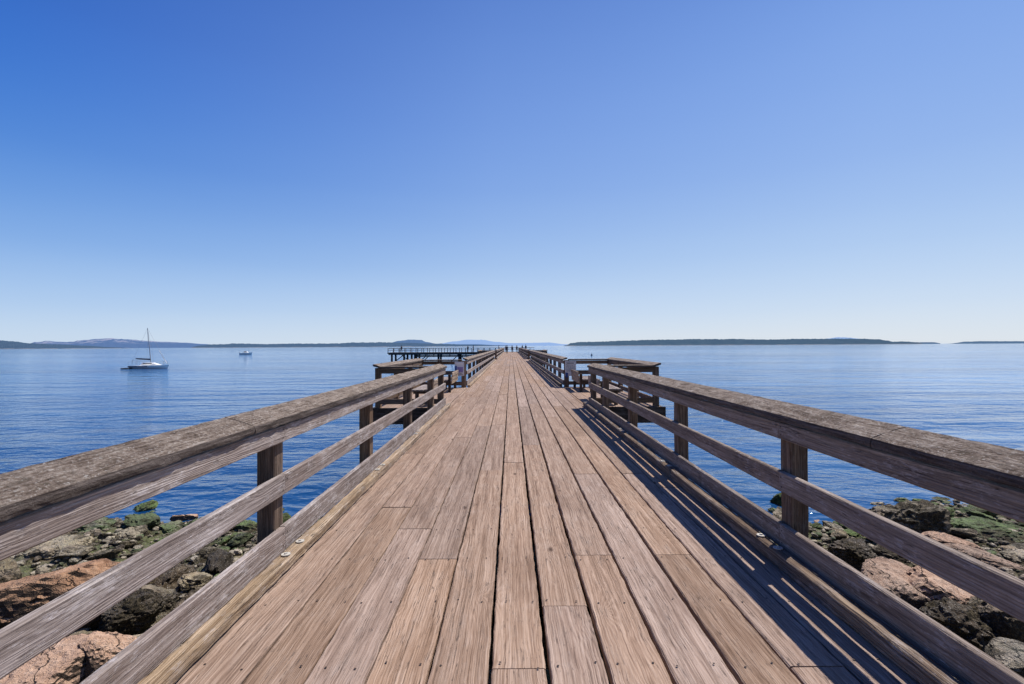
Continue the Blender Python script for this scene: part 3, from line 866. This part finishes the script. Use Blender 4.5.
# ------------------------------------------------------------------ distant land
def land_mat(name, lo, hi, cliff=None, haze_glow=None, beach=None):
    m, nt, bs = mat(name); g = N(nt)
    co = g.objco()
    n = g.noise(co, .012, 6, .7)
    c = g.ramp(n, [(.35, lo), (.65, hi)])
    zc = g.sep(g.geo('Position'))[2]
    if cliff:
        k = g.ramp(g.noise(co, .004, 5, .7), [(.5, 0), (.6, 1)])
        k = g.math('MULTIPLY', k, g.ramp(g.math('DIVIDE', zc, 190.0), [(.42, 0), (.62, 1)]))
        c = g.mix(k, c, cliff)
    if beach:
        c = g.mix(g.ramp(g.math('MULTIPLY_ADD', g.math('SUBTRACT', g.noise(co, .01, 4, .7), .5), 14, zc), [(0, 1), (.9, 0)]), c, beach)
    g.link(c, bs.inputs['Base Color']); bs.inputs['Roughness'].default_value = 1; bs.inputs['Specular IOR Level'].default_value = 0
    if haze_glow:  # distance haze put into the land as a bluish glow
        bs.inputs['Emission Color'].default_value = (haze_glow[0], haze_glow[1], haze_glow[2], 1); bs.inputs['Emission Strength'].default_value = 1
    return m
def horizon(px): return 345.8 - .0055 * (px - 512)
def land(name, pts, D, depth, m, tree=0.0, label=None, seed=0):
    # pts: (pixel column, pixel row of the ridge)
    vs = []; fs = []; px = pts[0][0]; cols = []
    step = .5 if tree else 2.0
    while px <= pts[-1][0] + .01:
        for (a, b) in zip(pts[:-1], pts[1:]):
            if a[0] <= px <= b[0]:
                t = (px - a[0]) / (b[0] - a[0] + 1e-9); t = t * t * (3 - 2 * t); yy = a[1] + (b[1] - a[1]) * t
        cols.append((px, yy)); px += step
    nr = 7
    for i, (px, yy) in enumerate(cols):
        hgt = max(0, (horizon(px) - yy)) * D / F
        X = (px - 511) * D / F
        for j in range(nr):
            u = j / (nr - 1)
            q = Vector((X * .004, u * 3, seed))
            z = WATER - .5 + (hgt + 2.6 + (4.2 if hgt > 0 else 0)) * (math.sin(u * math.pi / 2) if u < 1 else 1)
            z *= (1 + .12 * noise.noise(q * 3)) if 0 < u < 1 else 1
            if tree and u > 0 and hgt > 0: z += (noise.noise(Vector((px * 1.1, j * 3.1, seed))) * 1.0 + noise.noise(Vector((px * .23, j, seed))) * 1.0 + .2) * tree * D / F * (1.0 if hgt * F / D > 1.5 else .4)
            vs.append((X * (1 + u * depth / D), D + u * depth, z))
    for i in range(len(cols) - 1):
        for j in range(nr - 1):
            a = i * nr + j
            fs.append((a, a + nr, a + nr + 1, a + 1))
    # back skirt
    n0 = len(vs)
    for i in range(len(cols)):
        v = vs[i * nr + nr - 1]; vs.append((v[0], v[1] + depth * .6, WATER - 1))
    for i in range(len(cols) - 1):
        fs.append((i * nr + nr - 1, (i + 1) * nr + nr - 1, n0 + i + 1, n0 + i))
    me = bpy.data.meshes.new(name); me.from_pydata(vs, [], fs); me.materials.append(m)
    o = link_mesh(name, me); tag(o, label, None, None, 'structure')
    return o
mA = land_mat('wooded_headland', (.012, .028, .045), (.030, .050, .068), haze_glow=(.055, .095, .175), beach=(.16, .14, .12))
mB = land_mat('hazy_hill', (.03, .05, .09), (.05, .07, .11), (.26, .24, .25), haze_glow=(.062, .125, .275))
mD = land_mat('hazy_mid_hill', (.03, .05, .09), (.045, .065, .11), haze_glow=(.060, .125, .25))
mE = land_mat('pale_far_hill', (.05, .07, .10), (.06, .08, .11), haze_glow=(.23, .36, .64))
mF = land_mat('wooded_island', (.010, .024, .034), (.028, .048, .055), haze_glow=(.05, .085, .15), beach=(.16, .14, .12))
mH = land_mat('far_island', (.015, .035, .055), (.03, .05, .07), haze_glow=(.07, .12, .21))
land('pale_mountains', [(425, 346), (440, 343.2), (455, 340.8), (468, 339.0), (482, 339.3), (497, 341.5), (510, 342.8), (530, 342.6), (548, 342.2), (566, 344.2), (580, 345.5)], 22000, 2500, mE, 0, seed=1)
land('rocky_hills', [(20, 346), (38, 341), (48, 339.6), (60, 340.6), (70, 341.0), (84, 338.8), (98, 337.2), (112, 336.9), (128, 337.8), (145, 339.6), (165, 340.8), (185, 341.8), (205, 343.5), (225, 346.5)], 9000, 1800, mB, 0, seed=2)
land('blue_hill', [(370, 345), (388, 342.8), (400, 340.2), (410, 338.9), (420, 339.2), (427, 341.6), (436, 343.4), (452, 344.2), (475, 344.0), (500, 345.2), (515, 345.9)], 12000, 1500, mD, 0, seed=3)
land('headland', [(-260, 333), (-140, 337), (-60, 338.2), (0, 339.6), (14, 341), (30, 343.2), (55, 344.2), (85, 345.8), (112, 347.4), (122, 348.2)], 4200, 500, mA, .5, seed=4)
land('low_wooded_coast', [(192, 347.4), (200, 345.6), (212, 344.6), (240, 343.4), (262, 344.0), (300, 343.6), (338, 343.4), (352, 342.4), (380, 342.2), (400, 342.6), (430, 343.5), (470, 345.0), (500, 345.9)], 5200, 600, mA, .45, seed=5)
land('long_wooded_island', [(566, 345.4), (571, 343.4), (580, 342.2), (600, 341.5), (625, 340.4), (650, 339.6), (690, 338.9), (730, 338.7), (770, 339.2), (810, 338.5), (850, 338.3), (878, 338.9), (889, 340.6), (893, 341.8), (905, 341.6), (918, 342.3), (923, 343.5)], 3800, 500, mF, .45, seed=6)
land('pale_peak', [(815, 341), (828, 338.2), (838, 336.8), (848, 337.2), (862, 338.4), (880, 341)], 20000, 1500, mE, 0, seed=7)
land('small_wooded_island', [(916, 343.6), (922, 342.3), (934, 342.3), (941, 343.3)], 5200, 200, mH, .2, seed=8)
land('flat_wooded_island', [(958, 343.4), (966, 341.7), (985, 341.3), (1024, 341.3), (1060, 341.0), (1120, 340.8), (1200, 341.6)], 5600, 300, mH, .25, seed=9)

# ------------------------------------------------------------------ shore
def gh(x, y):
    # mean ground height
    pts = [(-8, -1.0), (0, -1.45), (4, -1.8), (8, -2.1), (11.6, -2.52), (13, -2.75), (16, -3.6), (24, -6)]
    yy = y + (.55 * math.sin(x * .9 + 1) + .5 * math.sin(x * .37)) - (.5 if x > 0 else 0)
    if x > 0: yy -= max(0, min(1, (x - 6) / 4)) * .0
    if yy <= pts[0][0]: return pts[0][1]
    for a, b in zip(pts[:-1], pts[1:]):
        if a[0] <= yy <= b[0]:
            t = (yy - a[0]) / (b[0] - a[0]); return a[1] + (b[1] - a[1]) * t
    return -6
def gn(x, y):
    q = Vector((x * .8, y * .8, 3.3))
    n = noise.fractal(q, 1.0, 2.0, 5) * .16
    c = noise.voronoi(Vector((x * 2.6, y * 2.6, .5)))[0]
    n += (c[1] - c[0]) * .13
    c = noise.voronoi(Vector((x * 6.5, y * 6.5, 4.5)))[0]
    n += min(c[1] - c[0], .5) * .06
    return n

def rock_material(name, cols, crack=True, weed=0.0, barn=0.0, algae=0.0, dark_low=0.0, scale=1.0):
    m, nt, bs = mat(name); g = N(nt)
    co = g.geo('Position')
    n1 = g.noise(co, 2.4 * scale, 6, .65); n2 = g.noise(co, 14 * scale, 6, .7); n3 = g.noise(co, 70, 4, .7)
    k = g.math('ADD', g.math('MULTIPLY', n1, .55), g.math('MULTIPLY', n2, .45))
    c = g.ramp(k, [(.32, cols[0]), (.5, cols[1]), (.68, cols[2])])
    c = g.mix(g.ramp(n3, [(.38, .5), (.5, 0)]), c, tuple(v * .4 for v in cols[0]))
    sp = g.noise(co, 38, 3, .7)
    c = g.mix(g.ramp(sp, [(.60, 0), (.68, .6 if weed else .25)]), c, (.72, .68, .60))
    h = g.math('ADD', g.math('MULTIPLY', n2, .8), g.math('MULTIPLY', n3, .3))
    if crack:
        wv = g.nt.nodes.new('ShaderNodeVectorMath'); wv.operation = 'MULTIPLY_ADD'
        g.sock(wv, 0, g.noise(co, 4, 3, .6, out='Color')); wv.inputs[1].default_value = (.35, .35, .35); g.sock(wv, 2, co)
        d = g.voro(wv.outputs[0], 1.7 * scale, 'DISTANCE_TO_EDGE')
        cm = g.ramp(d, [(.0, 1), (.016, 0)])
        c = g.mix(g.math('MULTIPLY', cm, .85), c, (.03, .02, .015))
        h = g.math('SUBTRACT', h, g.math('MULTIPLY', cm, .9))
    nz = g.sep(g.geo('Normal'))[2]
    if barn:
        bn = g.voro(co, 55, 'F1'); b1 = g.ramp(bn, [(.25, 1), (.5, 0)])
        bmk = g.math('MULTIPLY', b1, g.ramp(g.noise(co, 1.7, 4, .7), [(.45, 0), (.58, 1)]))
        c = g.mix(g.math('MULTIPLY', bmk, barn), c, (.60, .57, .51))
        h = g.math('ADD', h, g.math('MULTIPLY', bmk, .5))
    if algae:
        sea = g.ramp(g.math('MULTIPLY', g.sep(co)[1], .1), [(.80, .12), (1.02, 1)])
        am = g.math('MULTIPLY', g.ramp(g.math('ADD', g.noise(co, 1.1, 5, .7), g.math('MULTIPLY', sea, .10)), [(.46, 0), (.58, 1)]), g.ramp(n2, [(.35, .3), (.6, 1)]))
        c = g.mix(g.math('MULTIPLY', am, algae), c, g.ramp(n3, [(.35, (.035, .080, .020)), (.65, (.20, .30, .085))]))
    if weed:
        t = g.math('ADD', g.noise(co, 2.0, 5, .7), g.math('MULTIPLY', nz, -.12))
        wm = g.ramp(t, [(.40, 0), (.47, 1)])
        wn_ = g.noise(co, 30, 5, .8)
        c = g.mix(g.math('MULTIPLY', wm, weed), c, g.ramp(wn_, [(.4, (.010, .008, .005)), (.52, (.06, .045, .02)), (.66, (.22, .17, .09))]))
        h = g.math('ADD', h, g.math('MULTIPLY', g.math('MULTIPLY', wn_, wm), 1.2))
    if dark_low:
        # shade of the near side and base painted in, together with black seaweed
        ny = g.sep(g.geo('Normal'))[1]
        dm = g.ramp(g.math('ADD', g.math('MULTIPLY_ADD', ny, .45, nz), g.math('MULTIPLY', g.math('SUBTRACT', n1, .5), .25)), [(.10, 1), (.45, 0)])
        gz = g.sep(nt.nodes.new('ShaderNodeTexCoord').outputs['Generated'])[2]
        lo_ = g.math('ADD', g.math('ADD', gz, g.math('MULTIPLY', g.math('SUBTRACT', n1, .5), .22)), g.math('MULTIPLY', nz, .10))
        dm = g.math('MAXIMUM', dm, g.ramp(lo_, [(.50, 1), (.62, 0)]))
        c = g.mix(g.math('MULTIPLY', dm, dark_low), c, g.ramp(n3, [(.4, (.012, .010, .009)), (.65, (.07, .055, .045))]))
    orn = nt.nodes.new('ShaderNodeObjectInfo').outputs['Random']
    big_ = g.noise(co, 5.5, 3, .6)
    hv = nt.nodes.new('ShaderNodeHueSaturation')
    lum = g.math('ADD', g.math('MULTIPLY_ADD', orn, .5, .62), g.math('MULTIPLY', g.math('SUBTRACT', big_, .42), 1.2 if not dark_low else .3))
    g.sock(hv, 'Value', lum); g.sock(hv, 'Saturation', g.math('MULTIPLY_ADD', g.math('FRACT', g.math('MULTIPLY', orn, 5.7)), .3, .78)); g.sock(hv, 'Color', c)
    c = hv.outputs[0]
    g.link(c, bs.inputs['Base Color']); bs.inputs['Roughness'].default_value = .85; bs.inputs['Specular IOR Level'].default_value = .3
    g.link(g.bump(h, 1.0, .05), bs.inputs['Normal'])
    return m
ORANGE = [(.34, .18, .11), (.58, .345, .21), (.74, .51, .36)]
PINK = [(.34, .20, .13), (.58, .39, .28), (.76, .58, .45)]
TAN = [(.17, .13, .085), (.46, .37, .26), (.72, .62, .48)]
BROWN = [(.07, .05, .034), (.27, .20, .135), (.52, .41, .29)]
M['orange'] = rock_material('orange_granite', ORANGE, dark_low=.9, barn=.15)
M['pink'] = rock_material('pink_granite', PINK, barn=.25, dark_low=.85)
M['tanrock'] = rock_material('tan_shore_rock', TAN, barn=.7, weed=.7, algae=.2)
M['brownrock'] = rock_material('brown_shore_rock', BROWN, barn=.5, weed=.85, algae=.2)
M['weedrock'] = rock_material('seaweed_covered_rock', [(.02, .015, .01), (.07, .05, .03), (.2, .16, .11)], crack=False, weed=1.0, barn=.3)
M['greenrock'] = rock_material('algae_green_rock', [(.04, .04, .025), (.15, .145, .09), (.38, .35, .25)], crack=False, algae=.95, weed=.5, barn=.3)
M['ground'] = rock_material('rubble_ground', [(.04, .030, .021), (.19, .145, .10), (.48, .39, .28)], crack=False, weed=1.0, barn=.9, algae=.6, scale=1.6)

# ground sheet
vs = []; fs = []
gx = [-60 + i * 2.0 for i in range(21)]; gx = [v for v in gx if v < -20]
x = -20.0
while x <= 20.0: gx.append(x); x += .11
x = 22.0
while x <= 62: gx.append(x); x += 2
gy = [-14, -10, -6, -3]; y = 0.0
while y <= 17: gy.append(y); y += .11
gy += [19, 22, 26]
for y in gy:
    for x in gx:
        vs.append((x, y, gh(x, y) + gn(x, y) - .12))
n = len(gx)
for j in range(len(gy) - 1):
    for i in range(n - 1):
        fs.append((j * n + i, j * n + i + 1, (j + 1) * n + i + 1, (j + 1) * n + i))
me = bpy.data.meshes.new('rocky_shore'); me.from_pydata(vs, [], fs); me.materials.append(M['ground'])
tag(link_mesh('rocky_shore', me), kind='structure')

def rock_mesh(seed, sub=4, planes=12, rough=.05, squash=(1, 1, 1), flat=True, keep=.62):
    rn = random.Random(seed)
    bm = bmesh.new(); bmesh.ops.create_icosphere(bm, subdivisions=sub, radius=1.0)
    pl = []
    for k in range(planes):
        v = Vector((rn.gauss(0, 1), rn.gauss(0, 1), rn.gauss(0, .8))).normalized()
        pl.append((v, rn.uniform(keep, .92)))
    pl.append((Vector((rn.uniform(-.25, .25), rn.uniform(-.25, .25), 1)).normalized(), rn.uniform(.55, .75)))
    off = Vector((seed * 3.7, seed * 1.3, seed * 2.1))
    for v in bm.verts:
        p = v.co.copy()
        for (nn, d) in pl:
            e = p.dot(nn) - d
            if e > 0: p -= nn * e * .94
        q = p * 1.6 + off
        p += p.normalized() * (noise.fractal(q, 1.0, 2.0, 3) * rough * 2.0)
        if sub >= 4:
            c = noise.voronoi(p * 2.4 + off)[0]; p *= 1 - .04 * max(0, .08 - (c[1] - c[0])) / .08
            rd = abs(noise.fractal(p * 4.2 + off, 1.0, 2.0, 4))
            p += p.normalized() * (noise.fractal(p * 8 + off, 1.0, 2.0, 4) * rough * .8 - rd * rough * 1.6 + rough * .5)
        v.co = Vector((p.x * squash[0], p.y * squash[1], p.z * squash[2]))
    me = bpy.data.meshes.new('rock'); bm.to_mesh(me); bm.free()
    return me
def boulder(name, seed, loc, size, rot, m, label, planes=12, rough=.03, cat='boulder', sub=5, keep=.62):
    me = rock_mesh(seed, sub, planes, rough, size, keep=keep); me.materials.append(M[m])
    for p in me.polygons: p.use_smooth = False
    o = link_mesh(name, me, None, loc); o.rotation_euler = tuple(R(a) for a in rot)
    return tag(o, label, cat)
def at(px, py, Y): return ((px - 511) * Y / F, Y, CAM_H - (py - horizon(px)) * Y / F)
big = []
def B(px, py, Y, size, rot, m, label, seed, **kw):
    l = at(px, py, Y); big.append((l[0], l[1], max(size[0], size[1])))
    nm = kw.pop('name', 'boulder')
    boulder(nm, seed, l, size, rot, m, label, **kw)
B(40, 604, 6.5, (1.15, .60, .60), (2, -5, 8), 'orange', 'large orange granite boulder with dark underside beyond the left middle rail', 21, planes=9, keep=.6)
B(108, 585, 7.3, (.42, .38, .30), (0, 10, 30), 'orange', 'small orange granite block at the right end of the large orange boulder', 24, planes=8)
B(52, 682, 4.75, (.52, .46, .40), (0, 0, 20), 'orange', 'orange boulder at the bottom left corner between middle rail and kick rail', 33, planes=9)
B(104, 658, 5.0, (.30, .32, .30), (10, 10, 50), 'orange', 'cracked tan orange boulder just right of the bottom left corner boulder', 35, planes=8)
B(128, 614, 6.2, (.36, .34, .28), (0, 0, 10), 'weedrock', 'black seaweed covered boulder beyond the left middle rail', 41, rough=.09)
B(150, 606, 6.9, (.35, .4, .3), (0, 0, 70), 'brownrock', 'brown wet rock right of the black seaweed boulder on the left', 43, rough=.07)
B(170, 632, 5.3, (.55, .18, .14), (4, -12, 28), 'tanrock', 'long narrow tan slab beside the left kick rail', 44, planes=8)
B(60, 548, 9.2, (.55, .4, .22), (0, 0, 15), 'tanrock', 'pale tan ledge beyond the large orange boulder on the left', 47)
B(86, 527, 11.0, (.7, .45, .2), (0, 0, -5), 'greenrock', 'green algae covered ledge at the left water edge', 49, rough=.08)
B(205, 524, 11.0, (.5, .35, .18), (0, 0, 15), 'greenrock', 'low green rock at the water edge left of the first left post', 50, rough=.08)
B(248, 575, 7.4, (.28, .3, .25), (0, 0, 40), 'greenrock', 'rounded green rock near the left kick rail', 52, rough=.06)
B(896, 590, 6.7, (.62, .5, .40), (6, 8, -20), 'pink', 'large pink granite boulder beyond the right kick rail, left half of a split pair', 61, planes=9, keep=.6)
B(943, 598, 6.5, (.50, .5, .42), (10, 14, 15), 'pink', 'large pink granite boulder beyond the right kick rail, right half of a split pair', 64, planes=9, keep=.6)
B(908, 524, 10.0, (.80, .5, .55), (0, 0, 10), 'brownrock', 'big dark seaweed covered rock at the right water edge', 66, rough=.09)
B(948, 549, 8.9, (.50, .35, .30), (0, 6, -20), 'pink', 'small pale pink rock in front of the dark seaweed rock on the right', 68, planes=8)
B(988, 566, 8.2, (.70, .35, .26), (0, 12, -28), 'pink', 'sloping pale pink slab behind the right middle rail near the frame edge', 70, planes=8)
B(955, 628, 5.9, (.45, .45, .34), (0, 0, 0), 'weedrock', 'seaweed draped rock below the split pink boulders', 72, rough=.09)
B(1002, 622, 5.8, (.34, .36, .34), (0, 10, 0), 'brownrock', 'brown ridged rock near the right frame edge', 74)
B(1018, 662, 4.95, (.36, .3, .16), (4, 0, 20), 'tanrock', 'flat grey brown slab at the bottom right corner', 76)
B(783, 500, 12.9, (.32, .3, .22), (0, 0, 0), 'greenrock', 'small green rock standing alone in the water by the first right post', 78, rough=.08)
B(850, 552, 8.2, (.40, .4, .25), (0, 0, 30), 'weedrock', 'dark seaweed rock right of the first right post', 80, rough=.09)
B(985, 532, 10.4, (.9, .6, .30), (0, 0, 0), 'greenrock', 'green algae rock at the water edge near the right frame edge', 82, rough=.08)

# shore rocks, each an object
protos = {}
for k, m in enumerate(['tanrock', 'brownrock', 'weedrock', 'greenrock', 'pink']):
    protos[m] = []
    for j in range(4):
        me = rock_mesh(200 + k * 10 + j, 4, 8, .085 if m != 'pink' else .045, (1, rnd.uniform(.6, .95), rnd.uniform(.42, .65)), keep=.48); me.materials.append(M[m]); protos[m].append(me)
LAB = {'tanrock': ('pale tan barnacled shore rock lying among the rubble', 'tan shore rocks'),
       'brownrock': ('brown weathered shore rock lying among the rubble', 'brown shore rocks'),
       'weedrock': ('dark seaweed draped shore rock lying among the rubble', 'seaweed shore rocks'),
       'greenrock': ('green algae covered shore rock near the water edge', 'green shore rocks'),
       'pink': ('small pinkish granite stone lying among the rubble', 'pink granite stones')}
rs = random.Random(5); cnt = 0; tries = 0
placed = []
while cnt < 270 and tries < 9000:
    tries += 1
    s = rs.choice((-1, 1)); y = rs.uniform(3.9, 13.2); lim = min(15.5, y * 1.08 + .8)
    x = s * rs.uniform(2.2, lim)
    if s > 0 and x < 2.7: continue
    sz = rs.choice((.13, .16, .19, .23, .28, .36)) * rs.uniform(.85, 1.15)
    if any((x - bx) ** 2 + (y - by_) ** 2 < (br * .75 + sz * .6) ** 2 for bx, by_, br in big): continue
    if any((x - bx) ** 2 + (y - by_) ** 2 < ((br + sz) * .72) ** 2 for bx, by_, br in placed): continue
    edge = max(0, min(1, (y - 8.5) / 3)); r_ = rs.random()
    far_right = x > 9
    if r_ < edge * (.75 if (far_right or x < -4) else .4): m = 'greenrock'
    elif r_ < .30 + edge * .2: m = 'weedrock' if rs.random() < .5 else 'brownrock'
    elif r_ < .62: m = 'brownrock'
    elif r_ < .93: m = 'tanrock'
    else: m = 'pink'
    me = rs.choice(protos[m])
    o = link_mesh('shore_rock', me, None, (x, y, gh(x, y) + gn(x, y) - .10 + sz * .12))
    o.scale = (sz * rs.uniform(.9, 1.3), sz * rs.uniform(.8, 1.1), sz * rs.uniform(.75, 1.1))
    o.rotation_euler = (rs.uniform(-.35, .35), rs.uniform(-.35, .35), rs.uniform(0, 6.28))
    tag(o, LAB[m][0], 'rock', LAB[m][1]); placed.append((x, y, sz)); cnt += 1

# uncountable cobbles
cob = [rock_mesh(400 + k, 2, 8, .06, (1, .8, .6)) for k in range(6)]
cdat = [([v.co.copy() for v in m_.vertices], [tuple(p.vertices) for p in m_.polygons]) for m_ in cob]
V = []; FF = []; MI = []
rc = random.Random(9)
for k in range(11000):
    s = rc.choice((-1, 1)); y = rc.uniform(3.4, 13.0); x = s * rc.uniform(2.0, min(15, y * 1.08 + .8))
    sz = rc.choice((.03, .04, .05, .065, .09)) * rc.uniform(.8, 1.2)
    vv, ff = rc.choice(cdat); ro = Matrix.Rotation(rc.uniform(0, 6.28), 3, 'Z') @ Matrix.Rotation(rc.uniform(-.6, .6), 3, 'X')
    c = Vector((x, y, gh(x, y) + gn(x, y) - .12 + sz * .3)); n0 = len(V)
    V += [tuple(ro @ (q * sz) + c) for q in vv]; FF += [tuple(i + n0 for i in f) for f in ff]
    t = rc.random(); mi = 0 if t < .5 else (1 if t < .82 else (2 if t < .93 and y > 7 else 3))
    MI += [mi] * len(ff)
me = bpy.data.meshes.new('cobbles'); me.from_pydata(V, [], FF)
for m in ('tanrock', 'brownrock', 'greenrock', 'weedrock'): me.materials.append(M[m])
me.polygons.foreach_set('material_index', MI)
tag(link_mesh('cobbles', me), 'loose cobbles and barnacled rubble filling the shore between the rocks', 'cobbles', None, 'stuff')
